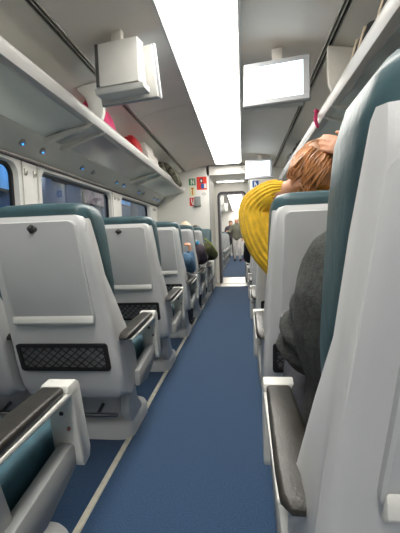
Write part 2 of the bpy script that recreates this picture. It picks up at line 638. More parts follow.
long_light(Y_BACK + 0.05, 6.75, 'long glowing white light panel along the middle of the near ceiling')
long_light(Y_NEXT0 + 0.1, Y_NEXT1 - 0.1, 'long glowing ceiling light in the next coach beyond the door')
t = thing('corridor_light', 'small glowing strip light above the gangway door', 'ceiling light', (0.0, 7.70, 2.15))
MB().box(-0.29, 0.29, -0.06, 0.06, -0.014, 0.0, 0.004).build('housing', 'rackrail', t)
MB().box(-0.27, 0.27, -0.045, 0.045, -0.022, -0.0142, 0.003).build('diffuser', 'diff', t)

# ================================================================== LUGGAGE RACKS
def shelf_z(x):
    """top of the sloping rack shelf at distance x from the middle of the coach"""
    return 1.850 - (x - 0.86) * 0.24


def rack(sx, y0, y1, joints, label, dividers, leds):
    t = thing('luggage_rack', label, 'luggage rack', (0, y0, 0.03))
    dy = -y0
    MB(sx).prism([(0.816, 1.885), (0.817, 1.902), (0.824, 1.913), (0.836, 1.915), (0.850, 1.903), (0.886, 1.852), (0.886, 1.836), (0.858, 1.832), (0.836, 1.842)],
                 'y', 0, y1 - y0).build('front_rail', 'rackrail', t)
    js = [y0] + [j for j in joints if y0 < j < y1] + [y1]
    for a, c in zip(js[:-1], js[1:]):
        MB(sx).prism([(0.872, shelf_z(0.872) - 0.008), (0.872, shelf_z(0.872)), (1.205, shelf_z(1.205)), (1.205, shelf_z(1.205) - 0.008)], 'y', a + dy + 0.006, c + dy - 0.006).build('glass_panel', 'rackglass', t)
    MB(sx).prism([(1.195, 1.772), (WX - 0.002, 1.735), (WX - 0.002, 1.612), (1.28, 1.668), (1.195, 1.752)], 'y', 0, y1 - y0).build('rear_panel', 'cove', t)
    for j in joints:
        for dj in (-0.12, 0.12):
            y = j + dj
            if y0 + 0.05 < y < y1 - 0.02:
                k = MB(sx).prism([(0.850, 1.833), (0.88, 1.834), (1.195, 1.757), (1.215, 1.735), (1.20, 1.712), (1.05, 1.765), (0.88, 1.818)],
                                 'y', y + dy - 0.022, y + dy + 0.022, 0.003).build('bracket', 'cove', t)
                MB(sx).ball((0.846, y + dy, 1.838), 0.009, 0.009, 0.009, 8, 5).build('screw', 'lip', k)
    for y in dividers:
        out = [(0.828, 1.905), (0.806, 1.96), (0.800, 2.05), (0.80, 2.196), (0.95, 2.172), (1.01, 2.15), (1.0, 2.13), (0.945, 2.08), (0.925, 2.02), (0.925, 1.93), (0.935, 1.84), (0.87, 1.86)]
        MB(sx).prism(out, 'y', y + dy - 0.025, y + dy + 0.025, 0.006).build('divider', 'cove', t)
    for (y, on) in leds:
        k = MB(sx).sweep([((1.268, y + dy, 1.690), 0.028, 0.028), ((1.258, y + dy, 1.668), 0.024, 0.024)], n=14, sub=1, ref=(0, 1, 0), round_ends=False).build('reading_lamp', 'rackrail', t)
        MB(sx).ball((1.257, y + dy, 1.666), 0.007, 0.007, 0.005, 8, 5).build('indicator', 'led' if on else 'alu', k)
    return t


LED = []
for k in range(-1, 7):
    LED += [(k * 0.955 + 0.53, True), (k * 0.955 + 0.79, k % 2 == 0)]
RJ = [-5.67, -3.56, -1.45, 0.66, 2.77, 4.88]
rack(-1, Y_BACK, Y_END, RJ, 'glass luggage rack on the side with the pink bag', [2.82], LED)
rack(1, Y_BACK, Y_END, RJ, 'glass luggage rack above the passenger in the yellow sweater', [2.60], LED)
rack(-1, 9.5, Y_NEXT1, [11, 13, 15, 17], 'luggage rack in the next coach on the side of the pink bag', [], [])
rack(1, 9.5, Y_NEXT1, [11, 13, 15, 17], 'luggage rack in the next coach on the side of the yellow sweater', [], [])

# ================================================================== MONITORS
def monitor(loc, rz, label, group=None):
    """screen faces local -y, tilted down"""
    t = thing('monitor', label, 'monitor', loc, rz, group)
    T = Matrix.Rotation(R(-14), 4, 'X')
    def MM():
        return MB()
    # outer frame
    b = MB()
    W, H = 0.218, 0.160
    b.box(-W, W, 0.0, 0.028, -H, H, 0.008, 3, T)
    fr = b.build('frame', 'monframe', t)
    b = MB()
    for (x0, x1, z0, z1) in ((-W + .004, W - .004, H - 0.036, H - .004), (-W + .004, W - .004, -H + .004, -H + 0.036), (-W + .004, -W + 0.044, -H + 0.036, H - 0.036), (W - 0.044, W - .004, -H + 0.036, H - 0.036)):
        b.box(x0, x1, -0.006, 0.002, z0, z1, 0.002, 1, T)
    b.build('bezel', 'monframe', fr)
    MB().box(-W + 0.044, W - 0.044, -0.003, 0.002, -H + 0.036, H - 0.036, 0, 1, T).build('screen', 'screen', t)
    # stepped rear: flange, then the deeper housing
    MB().box(-W + 0.012, W - 0.012, 0.029, 0.05, -H + 0.012, H - 0.012, 0.004, 2, T).build('rear_flange', 'monback', t)
    b = MB()
    b.prism([(0.045, -0.105), (0.165, -0.105), (0.165, 0.155), (0.075, 0.155)], 'x', -0.15, 0.15, 0.006)
    h = b.build('housing', 'monback', t)
    MB().prism([(0.05, -0.145), (0.135, -0.138), (0.155, -0.107), (0.05, -0.107)], 'x', -0.17, 0.17, 0.004).build('lower_cover', 'monback', t)
    MB().box(0.120, 0.142, 0.1655, 0.171, -0.105, 0.153, 0.002).build('edge_strip', 'darkgrey', h)
    MB().box(-0.035, 0.035, 0.11, 0.15, 0.15, 0.262, 0.004).build('mount', 'ceil', t)
    return t


p = at(276, 84, 1.97)
monitor((0.465, 2.58, 2.03), R(-11), 'glowing white screen hung from ceiling next to divider above yellow-sweatered passenger')
monitor((0.500, 6.00, 2.06), R(-11), 'glowing white screen hung from ceiling nearest the end doorway')
monitor((-0.495, 2.46, 2.085), R(169), 'monitor seen from its grey rear housing above the pink bag')
for y in (10.8, 13.6):
    monitor((-0.50, y, 2.065), R(169), 'monitor seen from behind in the next coach beyond the door', 'monitors in the next coach')

# ================================================================== SEATS
def rear(z):
    pts = [(0.28, 0.60), (0.35, 0.545), (0.45, 0.510), (0.66, 0.450), (0.90, 0.378), (1.08, 0.322), (1.20, 0.285)]
    for (a, ya), (c, yc) in zip(pts[:-1], pts[1:]):
        if z <= c:
            return ya + (yc - ya) * (z - a) / (c - a)
    return pts[-1][1]


def make_seat(s):
    """aisle lies on the -x side when s = 1 (mirrored when s = -1). y forward, back of the shell near y = 0.35-0.6"""
    t = thing('train_seat', 'seat', 'seat')
    A = lambda: MB(s)
    # ---- moulded rear shell: panel, then the two wings
    b = A()
    rings = []
    for z, hw, dz in ((0.318, 0.195, .02), (0.332, 0.220, .05), (0.38, 0.234, .05), (0.50, 0.234, .05), (0.70, 0.223, .05), (0.90, 0.211, .05),
                      (1.05, 0.202, .05), (1.092, 0.194, .045), (1.112, 0.180, .036), (1.118, 0.158, .02)):
        y0 = rear(z)
        if z > 1.08:
            y0 += 0.006 + (z - 1.08) * 0.3
        rings.append(rrect(0, y0 + dz / 2, hw * 2, dz, 0.020, z, 4))
    b.loft(rings)
    sh = b.build('shell', 'shell', t, angle=50)
    for q in (-1, 1):
        b = MB(s * q)
        out = [(0.350, 1.096), (0.338, 1.104), (0.332, 1.06), (0.455, 0.66), (0.515, 0.45), (0.55, 0.36), (0.60, 0.325), (0.66, 0.318), (0.73, 0.34),
               (0.765, 0.40), (0.735, 0.50), (0.635, 0.645), (0.545, 0.775), (0.462, 0.885), (0.395, 1.00)]
        rg = []
        for dx, k in ((0.195, 0.010), (0.201, 0.002), (0.219, 0.0), (0.231, 0.004), (0.237, 0.014)):
            ring = []
            for y, z in out:
                cl = rear(z) + 0.05
                yy = y + (k if y < cl + 0.01 else -k)
                ring.append(Vector((dx - 0.034 * max(0, (z - 0.50) / 0.58), yy, z)))
            rg.append(ring)
        b.loft(rg)
        b.build('side_wing', 'shell', t, angle=40)
    # ---- folding tray with its lip and latch
    b = A()
    rg = []
    z0, z1 = 0.690, 1.098
    def tr(off, gro):
        ring = []
        for p in rrect(0, (z0 + z1) / 2, 0.345 + gro, z1 - z0 + gro, 0.022, 0, 4):
            fx = 1.0 - 0.05 * (p.y - z0) / (z1 - z0)
            ring.append(Vector((p.x * fx, rear(p.y) - off, p.y)))
        return ring
    b.loft([tr(-0.005, -0.002), tr(0.012, 0.0), tr(0.016, -0.008)])
    ty = b.build('tray_table', 'tray', t)
    b = A()
    b.prism([(rear(0.73) - 0.0165, 0.726), (rear(0.71) - 0.026, 0.714), (rear(0.70) - 0.030, 0.697), (rear(0.69) - 0.024, 0.686), (rear(0.69) - 0.012, 0.686)],
            'x', -0.170, 0.170, 0.003)
    b.build('tray_lip', 'lip', ty)
    MB(s).ball((0.0, rear(1.075) - 0.014, 1.074), 0.022, 0.006, 0.016, 12, 6).build('latch_recess', 'darkgrey', ty)
    b = A()
    b.sweep([((0.0, rear(1.08) - 0.018, 1.080), 0.008), ((0.0, rear(1.072) - 0.03, 1.072), 0.008), ((0.0, rear(1.06) - 0.028, 1.060), 0.006)], n=8, sub=2)
    b.build('latch', 'dark', ty)
    # ---- net pocket
    zb, zt = 0.475, 0.590
    b = A()
    b.loft([[Vector((p.x, rear(p.y) - o_, p.y)) for p in rrect(0, (zb + zt) / 2, 0.385, zt - zb, 0.012, 0, 3)] for o_ in (-0.004, 0.004)])
    nb = b.build('pocket_panel', 'pocket', t)
    b = A()
    rim = rrect(0, (zb + zt) / 2, 0.398, zt - zb + 0.012, 0.012, 0, 3)
    rim2 = rrect(0, (zb + zt) / 2, 0.368, zt - zb - 0.018, 0.010, 0, 3)
    b.loft([[Vector((p.x, rear(p.y) - o_, p.y)) for p in rr_] for o_, rr_ in ((0.0, rim), (0.014, rim), (0.016, rim2), (0.003, rim2))], cap=False)
    b.build('pocket_rim', 'net', t)
    b = A()
    hw, pitch = 0.188, 0.038
    k = -hw - (zt - zb)
    while k < hw:
        for dr in (1, -1):
            # cord rising at 45 degrees, clipped to the pocket
            xa, xb = k, k + (zt - zb) * 1.15
            xa2, xb2 = max(xa, -hw), min(xb, hw)
            if xb2 - xa2 > 0.01:
                za = zb + (xa2 - xa) / 1.15
                zc = zb + (xb2 - xa) / 1.15
                pa = Vector((dr * xa2, rear(za) - 0.012, za))
                pb = Vector((dr * xb2, rear(zc) - 0.012, zc))
                b.sweep([(pa, 0.0024), (pb, 0.0024)], n=4, sub=1, round_ends=False)
        k += pitch
    b.build('net', 'net', nb)
    # ---- upholstery
    b = A()
    rings = []
    for z, hw, th in ((0.42, 0.18, 0.13), (0.46, 0.192, 0.15), (0.62, 0.188, 0.145), (0.80, 0.178, 0.135), (0.95, 0.168, 0.125), (1.02, 0.158, 0.11)):
        y0 = rear(z) + 0.045
        rings.append(rrect(0, y0 + th / 2, hw * 2, th, 0.04, z, 4))
    b.loft(rings)
    b.build('back_cushion', 'teal', t, angle=50)
    b = A()
    rings = []
    # headrest with side bolsters, slightly wider than the shell
    for z, hw, y0, y1 in ((0.72, 0.190, 0.555, 0.605), (0.76, 0.202, 0.530, 0.612), (0.84, 0.207, 0.485, 0.604), (0.93, 0.207, 0.432, 0.580), (1.04, 0.205, 0.385, 0.553),
                          (1.105, 0.202, 0.352, 0.532), (1.138, 0.195, 0.334, 0.510), (1.157, 0.180, 0.342, 0.484), (1.165, 0.155, 0.365, 0.455)):
        rings.append(rrect(0, (y0 + y1) / 2, hw * 2, y1 - y0, 0.045, z, 5))
    b.loft(rings)
    hd = b.build('headrest', 'teal', t, angle=60)
    b = A()
    b.sweep([((-0.13, 0.38, 1.161), 0.004), ((0.0, 0.375, 1.1655), 0.004), ((0.13, 0.38, 1.161), 0.004)], n=6, sub=3)
    b.sweep([((-0.08, 0.35, 1.159), 0.003), ((-0.085, 0.41, 1.1675), 0.003), ((-0.09, 0.48, 1.156), 0.003)], n=6, sub=3)
    b.build('seam', 'teal', hd)
    b = A()
    rings = []
    for y, hw, z0, z1 in ((0.60, 0.17, 0.36, 0.44), (0.63, 0.185, 0.335, 0.455), (0.80, 0.19, 0.335, 0.462), (1.0, 0.19, 0.345, 0.475), (1.08, 0.185, 0.355, 0.47), (1.105, 0.165, 0.375, 0.45)):
        rings.append([Vector((p.x, y, p.y)) for p in rrect(0, (z0 + z1) / 2, hw * 2, z1 - z0, 0.035, 0, 4)])
    b.loft(rings)
    b.build('seat_cushion', 'teal_seat', t, angle=55)
    # ---- aisle armrest: pad on a slim beam, front plate, lower side panel
    b = A()
    b.prism([(0.57, 0.580), (0.57, 0.592), (1.02, 0.602), (1.02, 0.588), (0.98, 0.584)], 'x', -0.279, -0.199, 0.004)
    ar = b.build('armrest', 'armwhite', t)
    b = A()
    rings = []
    for y, w_, h_ in ((0.535, 0.045, 0.012), (0.552, 0.072, 0.024), (0.62, 0.076, 0.028), (0.80, 0.071, 0.028), (0.948, 0.064, 0.026), (0.955, 0.058, 0.018)):
        zc = 0.593 + (y - 0.60) * 0.024
        rings.append([Vector((p.x - 0.240, y, p.y)) for p in rrect(0, zc + h_ / 2, w_, h_, 0.010, 0, 3)])
    b.loft(rings)
    b.build('arm_pad', 'pad', ar, angle=50)
    b = A()
    b.prism([(0.962, 0.604), (0.966, 0.623), (1.012, 0.626), (1.034, 0.612), (1.044, 0.57), (1.086, 0.385), (1.078, 0.355), (1.040, 0.345), (1.024, 0.37),
             (0.996, 0.53), (0.985, 0.575)], 'x', -0.279, -0.195, 0.006)
    b.build('arm_post', 'armwhite', t)
    for zc in (0.40, 0.53):
        yc = 1.019 - (zc - 0.40) * 0.175
        MB(s).ball((-0.237, yc - 0.001, zc), 0.007, 0.006, 0.007, 8, 5).build('post_screw', 'dark', t)
    b = A()
    b.prism([(0.70, 0.32), (0.70, 0.395), (1.00, 0.435), (1.022, 0.43), (1.03, 0.355), (0.85, 0.30)], 'x', -0.261, -0.215, 0.010)
    b.build('side_panel', 'sidegrey', t)
    b = A()
    b.prism([(0.66, 0.30), (0.66, 0.345), (1.07, 0.355), (1.07, 0.31), (0.85, 0.28)], 'x', -0.213, 0.213, 0.008)
    b.build('seat_pan', 'sidegrey', t)
    MB(s).ball((-0.262, 0.986, 0.490), 0.006, 0.006, 0.006, 8, 5).build('recline_button', 'maroon', t)
    # ---- pedestal
    b = A()
    rings = []
    for z, wx_, y0, y1 in ((0.0, 0.36, 0.78, 1.15), (0.055, 0.36, 0.78, 1.15), (0.075, 0.345, 0.79, 1.14), (0.10, 0.28, 0.83, 1.08), (0.20, 0.25, 0.82, 1.02), (0.31, 0.30, 0.76, 1.02)):
        rings.append(rrect(0, (y0 + y1) / 2, wx_, y1 - y0, 0.07, z, 5))
    b.loft(rings)
    pd = b.build('pedestal', 'shell', t, angle=45)
    b = A()
    b.prism([(0.83, 0.07), (0.78, 0.14), (0.80, 0.29), (0.90, 0.29), (0.93, 0.18), (1.03, 0.07)], 'x', -0.175, -0.125, 0.012)
    b.build('pedestal_cheek', 'shell', t)
    # chrome foot bars
    for y in (0.745, 1.135):
        b = A()
        b.sweep([((-0.118, y, 0.150), 0.011), ((0.165, y, 0.150), 0.011)], n=10, sub=1)
        fb = b.build('foot_bar', 'chrome', t)
        for x in (-0.02, 0.10):
            b = A()
            b.sweep([((x, y, 0.150), 0.009), ((x, 0.86 if y < 0.9 else 1.0, 0.175), 0.009)], n=8, sub=1)
            b.build('bar_arm', 'darkgrey', fb)
    return t


SEAT_X, WSEAT_X = 0.545, 1.064
PITCH = 0.955


def row(k):
    return 0.02 + PITCH * k

seatR = make_seat(1)
seatL = make_seat(-1)
order = {0: 'seventh', 1: 'sixth', 2: 'fifth', 3: 'fourth', 4: 'third', 5: 'second'}
used = {1: False, -1: False}


def put_seat(s, x, y, rz, label, group):
    proto = seatR if s > 0 else seatL
    if not used[s]:
        used[s] = True
        proto.location = (x, y, 0)
        proto.rotation_euler = (0, 0, rz)
        proto['label'] = label
        proto['group'] = group
        return proto
    return dup(proto, (x, y, 0), rz, label, group)


G = 'teal and grey coach seats'
for sx, sd in ((-1, 'under the pink-bag rack'), (1, 'on yellow-sweater side')):
    for k in range(0, 6):
        st = put_seat(sx, sx * SEAT_X, row(k) - (0.045 if (k == 0 and sx < 0) else 0.012 if k == 0 else 0), 0, 'teal grey-shelled aisle seat %s, %s row from end partition' % (sd, order[k]), G)
        if sx > 0:
            # backs on this side sit slightly nearer the aisle; the first is let down further than the others
            for ch in st.children:
                if ch.name.split('.')[0] in ('shell', 'side_wing', 'headrest', 'back_cushion', 'tray_table', 'pocket_panel', 'pocket_rim'):
                    ch.location = (-0.010, -0.03, 0.018) if k == 0 else (-0.018, 0, 0)
        put_seat(sx, sx * WSEAT_X, row(k) - (0.045 if (k == 0 and sx < 0) else 0), 0, 'teal grey-shelled window seat %s, %s row from end partition' % (sd, order[k]), G)
    put_seat(-sx, sx * SEAT_X, 7.17, math.pi, 'rear-facing aisle seat backed against end partition %s' % sd, G)
    put_seat(-sx, sx * WSEAT_X, 7.17, math.pi, 'rear-facing window seat backed against end partition %s' % sd, G)
    for k in range(7):
        put_seat(sx, sx * SEAT_X, 9.35 + k * PITCH, 0, 'teal and grey aisle seat in the next coach beyond the door', 'seats in the next coach')

# ================================================================== PEOPLE
def remeshed(mb, name, material, parent, voxel, smooth=3, ribs=None):
    me = bpy.data.meshes.new(name)
    me.from_pydata(mb.v, [], mb.f)
    me.update()
    o = bpy.data.objects.new(name, me)
    COL.objects.link(o)
    r = o.modifiers.new('r', 'REMESH')
    r.mode = 'VOXEL'
    r.voxel_size = voxel
    if smooth:
        sm = o.modifiers.new('s', 'SMOOTH')
        sm.iterations = smooth
        sm.factor = 0.5
    dg = bpy.context.evaluated_depsgraph_get()
    me2 = bpy.data.meshes.new_from_object(o.evaluated_get(dg))
    bpy.data.objects.remove(o)
    bpy.data.meshes.remove(me)
    me2.name = name
    me2.polygons.foreach_set('use_smooth', [True] * len(me2.polygons))
    me2.materials.clear()
    me2.materials.append(MATS[material])
    return link(name, me2, parent)


def head_shape(b, c, M):
    """head about 0.225 high, face toward local +y"""
    rows = [(-0.115, 0.030, 0.030, 0.040), (-0.100, 0.045, 0.045, 0.030), (-0.075, 0.056, 0.068, 0.014), (-0.04, 0.066, 0.085, 0.004),
            (0.0, 0.072, 0.094, 0.0), (0.04, 0.075, 0.097, -0.004), (0.075, 0.068, 0.088, -0.008), (0.10, 0.048, 0.064, -0.010), (0.113, 0.02, 0.03, -0.010)]
    rings = []
    for z, rx, ry, oy in rows:
        rings.append([Vector(c) + M @ Vector((rx * math.cos(2 * math.pi * k / 18), oy + ry * math.sin(2 * math.pi * k / 18), z)) for k in range(18)])
    b.loft(rings)
    b.sweep([(Vector(c) + M @ Vector((0, 0.088, 0.012)), 0.008), (Vector(c) + M @ Vector((0, 0.103, -0.018)), 0.012), (Vector(c) + M @ Vector((0, 0.092, -0.030)), 0.013)], n=8, sub=2)
    for q in (-1, 1):
        b.ball(Vector(c) + M @ Vector((q * 0.076, -0.008, -0.005)), 0.010, 0.020, 0.030, 8, 6, M)


def face_bits(parent, c, M):
    for q in (-1, 1):
        MB().ball(Vector(c) + M @ Vector((q * 0.031, 0.083, 0.010)), 0.013, 0.008, 0.009, 8, 6, M).build('eye', 'dark', parent)
    MB().ball(Vector(c) + M @ Vector((0, 0.078, -0.060)), 0.024, 0.010, 0.007, 8, 6, M).build('mouth', 'maroon', parent)


def hand_shape(b, wrist, d, nrm, thumb_side, curl=0.5, L=0.175):
    """five-finger hand: d = pointing direction, nrm = palm normal, thumb_side = sign along d x nrm"""
    d = Vector(d).normalized()
    nrm = Vector(nrm)
    nrm = (nrm - d * nrm.dot(d)).normalized()
    sd = d.cross(nrm) * thumb_side
    w0 = Vector(wrist)
    b.sweep([(w0 - d * 0.02, 0.026, 0.018), (w0 + d * 0.02, 0.034, 0.016), (w0 + d * 0.06, 0.040, 0.015), (w0 + d * 0.088, 0.039, 0.012)], n=12, ref=sd, sub=2)
    for i, ln in enumerate((0.070, 0.080, 0.074, 0.058)):
        off = sd * (0.030 - 0.0205 * i)
        p = w0 + d * (0.085 - 0.004 * abs(i - 1)) + off
        path = [(p, 0.0095)]
        a = 0.15
        for seg, fr in enumerate((0.45, 0.32, 0.23)):
            a += curl * (0.9, 1.0, 0.6)[seg]
            p = p + (d * math.cos(a) + nrm * math.sin(a)) * ln * fr
            path.append((p, 0.0092 - 0.0007 * seg))
        b.sweep(path, n=8, sub=3)
    p = w0 + d * 0.03 + sd * 0.030
    q1 = p + (d * 0.6 + sd * 0.7 + nrm * 0.3).normalized() * 0.035
    q2 = q1 + (d * 0.9 + sd * 0.25 + nrm * 0.4).normalized() * 0.032
    q3 = q2 + (d * 0.95 + nrm * 0.4).normalized() * 0.024
    b.sweep([(p, 0.014), (q1, 0.0115), (q2, 0.0105), (q3, 0.009)], n=8, sub=3)


def lerp(a, c, t):
    return Vector(a) * (1 - t) + Vector(c) * t


def make_person(label, loc, rz, J, top, bottom, group=None, voxel=0.012, face=False, puff=0.012, hairfn=None, handcfg=None, extra_top=None, skip_left_sleeve=False):
    """J: joints in local coordinates (x right, y forward). Left is -x."""
    t = thing('person', label, 'person', loc, rz, group)
    tilt = J.get('headrot', Matrix.Identity(3))
    H = J['head']
    def torso(b, p, lo=0):
        b.sweep([(J['pelvis'], 0.155 + p, 0.115 + p), (J['waist'], 0.140 + p, 0.105 + p), (J['chest'], 0.165 + p, 0.115 + p), (J['shoulders'], 0.150 + p, 0.085 + p)],
                n=20, ref=(1, 0, 0), sub=4)
    def arm(b, q, p, upto=1.0):
        s_, e_, w_ = J['sh' + q], J['el' + q], J['wr' + q]
        b.sweep([(lerp(J['shoulders'], s_, 0.6), 0.062 + p), (s_, 0.058 + p), (lerp(s_, e_, 0.5), 0.050 + p), (e_, 0.043 + p), (lerp(e_, w_, 0.45), 0.040 + p),
                 (lerp(e_, w_, upto), 0.028 + p)], n=14, sub=4)
    def leg(b, q, p, upto=1.0):
        h_, k_, a_ = J['hip' + q], J['kn' + q], J['an' + q]
        b.sweep([(h_, 0.085 + p), (lerp(h_, k_, 0.5), 0.076 + p), (k_, 0.058 + p), (lerp(k_, a_, 0.35), 0.055 + p), (lerp(k_, a_, upto), 0.038 + p)], n=14, sub=4)
    def foot(b, q, p):
        a_ = Vector(J['an' + q])
        f_ = Vector(J.get('fdir', (0, 1, 0)))
        b.sweep([(a_ + f_ * -0.03 + Vector((0, 0, -0.045)), 0.034 + p, 0.030 + p), (a_ + f_ * 0.06 + Vector((0, 0, -0.05)), 0.038 + p, 0.028 + p), (a_ + f_ * 0.15 + Vector((0, 0, -0.06)), 0.036 + p, 0.018 + p)],
                n=12, ref=(1, 0, 0), sub=3)
    b = MB()
    torso(b, 0)
    b.sweep([(J['shoulders'], 0.075, 0.065), (lerp(J['shoulders'], H, 0.5), 0.052), (H, 0.052)], n=12, ref=(1, 0, 0), sub=3)
    head_shape(b, H, tilt)
    for q in 'LR':
        arm(b, q, 0)
        leg(b, q, 0)
        foot(b, q, 0)
        if handcfg and q in handcfg:
            hd_, hn_, hs_, hc_ = handcfg[q]
        else:
            hd_ = Vector(J['wr' + q]) - Vector(J['el' + q])
            hn_, hs_, hc_ = (0, 0, -1), (1 if q == 'L' else -1), 0.35
        hand_shape(b, J['wr' + q], hd_, hn_, hs_, hc_)
    body = remeshed(b, 'body', 'skin', t, voxel, 2)
    if face:
        face_bits(t, H, tilt)
    b = MB()
    torso(b, puff)
    b.sweep([(J['shoulders'], 0.085 + puff, 0.075 + puff), (lerp(J['shoulders'], H, 0.42), 0.060 + puff)], n=12, ref=(1, 0, 0), sub=2)
    for q in 'LR':
        if q == 'L' and skip_left_sleeve:
            continue
        arm(b, q, 0.008 if (q == 'L' and skip_left_sleeve is None) else puff, 0.35 if (q == 'L' and skip_left_sleeve is None) else 0.96)
    if extra_top:
        extra_top(b)
    remeshed(b, top[0], top[1], t, max(voxel, 0.010), 3)
    b = MB()
    b.sweep([(lerp(J['pelvis'], J['waist'], 0.6), 0.158, 0.118), (J['pelvis'], 0.168, 0.128), (lerp(J['hipL'], J['hipR'], 0.5), 0.150, 0.115)], n=18, ref=(1, 0, 0), sub=3)
    for q in 'LR':
        leg(b, q, 0.014, 0.97)
    remeshed(b, 'trousers', bottom, t, 0.014, 3)
    for q in 'LR':
        b = MB()
        foot(b, q, 0.010)
        remeshed(b, 'shoe', 'shoe', t, 0.010, 2)
    if hairfn:
        hairfn(t, H, tilt)
    return t


def cap_hair(material, length=0.03, name='hair', extra=0.0):
    def fn(t, H, M):
        b = MB()
        H = Vector(H)
        rings = []
        for z, rx, ry, oy in ((-0.09 - length, 0.055, 0.040, -0.062), (-0.05, 0.075, 0.055, -0.052), (0.0, 0.084, 0.074, -0.034), (0.04, 0.087, 0.098, -0.014), (0.08, 0.078, 0.098, -0.010), (0.11, 0.056, 0.070, -0.010), (0.126 + extra, 0.02, 0.03, -0.010)):
            rings.append([H + M @ Vector((rx * math.cos(2 * math.pi * k / 18), oy + ry * math.sin(2 * math.pi * k / 18), z)) for k in range(18)])
        b.loft(rings)
        b.build(name, material, t)
    return fn


def seated(dx=0.0, dz=0.0, lean=0.0):
    return dict(pelvis=(dx, 0.79, 0.585 + dz * 0.3), waist=(dx + lean * 0.3, 0.755, 0.72 + dz * 0.6), chest=(dx + lean * 0.7, 0.735, 0.86 + dz), shoulders=(dx + lean, 0.725, 0.985 + dz),
                head=(dx + lean * 1.3, 0.775, 1.185 + dz),
                shL=(dx + lean - 0.17, 0.735, 0.965 + dz), shR=(dx + lean + 0.17, 0.735, 0.965 + dz), elL=(dx - 0.21, 0.85, 0.70), elR=(dx + 0.19, 0.84, 0.72),
                wrL=(dx - 0.08, 1.03, 0.665), wrR=(dx + 0.06, 1.03, 0.665),
                hipL=(dx - 0.09, 0.82, 0.575), hipR=(dx + 0.09, 0.82, 0.575), knL=(dx - 0.10, 1.20, 0.57), knR=(dx + 0.10, 1.20, 0.57),
                anL=(dx - 0.10, 1.245, 0.10), anR=(dx + 0.10, 1.245, 0.10))


# --- passenger in the yellow ribbed sweater (arms up, tying her hair)
ox, oy = SEAT_X, row(1)
def loc_(p):                       # world -> person's seat coordinates
    return Vector((p[0] - ox, p[1] - oy, p[2]))


J = seated(-0.03, 0.0, -0.02)
J['head'] = Vector((0.015, 0.735, 1.292))
J['shoulders'] = Vector((-0.01, 0.735, 1.08))
J['chest'] = Vector((-0.01, 0.735, 0.93))
J['shL'] = loc_((0.400, 1.735, 0.96)); J['elL'] = loc_((0.268, 1.73, 1.145)); J['wrL'] = loc_((0.480, 1.635, 1.245))
J['shR'] = Vector((0.15, 0.735, 1.06)); J['elR'] = Vector((0.25, 0.69, 1.20)); J['wrR'] = Vector((0.130, 0.600, 1.335))
J['headrot'] = Matrix.Rotation(R(-14), 3, 'X')


def yellow_sleeve(b):
    pass


def auburn(t, H, M):
    H = Vector(H)
    b = MB()
    rings = []
    for z, rx, ry, oy_ in ((-0.10, 0.040, 0.030, -0.055), (-0.05, 0.082, 0.068, -0.045), (0.0, 0.090, 0.088, -0.028), (0.04, 0.093, 0.108, -0.012), (0.08, 0.082, 0.104, -0.010), (0.112, 0.058, 0.074, -0.010), (0.130, 0.02, 0.03, -0.010)):
        rings.append([H + M @ Vector((rx * math.cos(2 * math.pi * k / 24) * (1 + 0.03 * math.sin(k * 5)), oy_ + ry * math.sin(2 * math.pi * k / 24), z)) for k in range(24)])
    b.loft(rings)
    rnd = random.Random(4)
    # fine locks from the crown round the back of the head, loose ends falling towards the aisle
    for i in range(260):
        ang = R(rnd.uniform(140, 320))
        z0 = rnd.uniform(0.0, 0.12)
        rr = 0.098 * math.sqrt(max(0.08, 1 - (z0 / 0.135) ** 2))
        a = H + Vector((rr * math.cos(ang), rr * math.sin(ang) - 0.015, z0))
        side = rnd.random()
        e = H + Vector((-0.050 - 0.080 * side ** 1.4 + rnd.uniform(-0.02, 0.02), -0.085 + rnd.uniform(-0.02, 0.05), -0.115 + 0.085 * side + rnd.uniform(-0.02, 0.02)))
        mid = lerp(a, e, 0.5)
        dv = Vector((mid.x - H.x, mid.y - H.y + 0.01, 0))
        if dv.length < 0.112:
            dv = dv.normalized() * 0.112
            mid = Vector((H.x + dv.x, H.y - 0.01 + dv.y, mid.z))
        mid += Vector((0, 0, 0.018))
        r_ = rnd.uniform(0.0035, 0.0065)
        b.sweep([(a, r_), (mid, r_ * 1.1), (lerp(mid, e, 0.6) + Vector((-0.004, -0.006, 0)), r_ * 0.9), (e, r_ * 0.3)], n=5, sub=3)
    b.build('hair', 'hair_auburn', t)


yp = make_person('person in yellow ribbed sweater with elbow raised and hands in auburn hair', (ox, oy, 0), 0, J, ('sweater', 'yellow'), 'trouser_dark',
                 voxel=0.007, hairfn=auburn, skip_left_sleeve=None, puff=0.016,
                 handcfg={'L': ((0.45, -0.1, 0.75), (0.6, 0.5, 0), -1, 0.5), 'R': ((-0.80, 0.10, 0.42), (0.1, 1, -0.15), -1, 0.22)})
# loose ribbed sleeve: cuff -> elbow -> baggy upper arm
b = MB()
b.sweep([(loc_((0.386, 1.675, 1.216)), 0.038, 0.038), (loc_((0.365, 1.685, 1.212)), 0.046, 0.050), (loc_((0.318, 1.705, 1.188)), 0.049, 0.058), (loc_((0.276, 1.725, 1.140)), 0.054, 0.068),
         (loc_((0.290, 1.735, 1.06)), 0.074, 0.078), (loc_((0.334, 1.742, 0.965)), 0.082, 0.082), (loc_((0.402, 1.742, 0.885)), 0.086, 0.085), (loc_((0.47, 1.74, 0.80)), 0.080, 0.085)],
        n=120, sub=6, rib=20, ribamp=0.05)
b.build('sleeve', 'yellow', yp, angle=80)

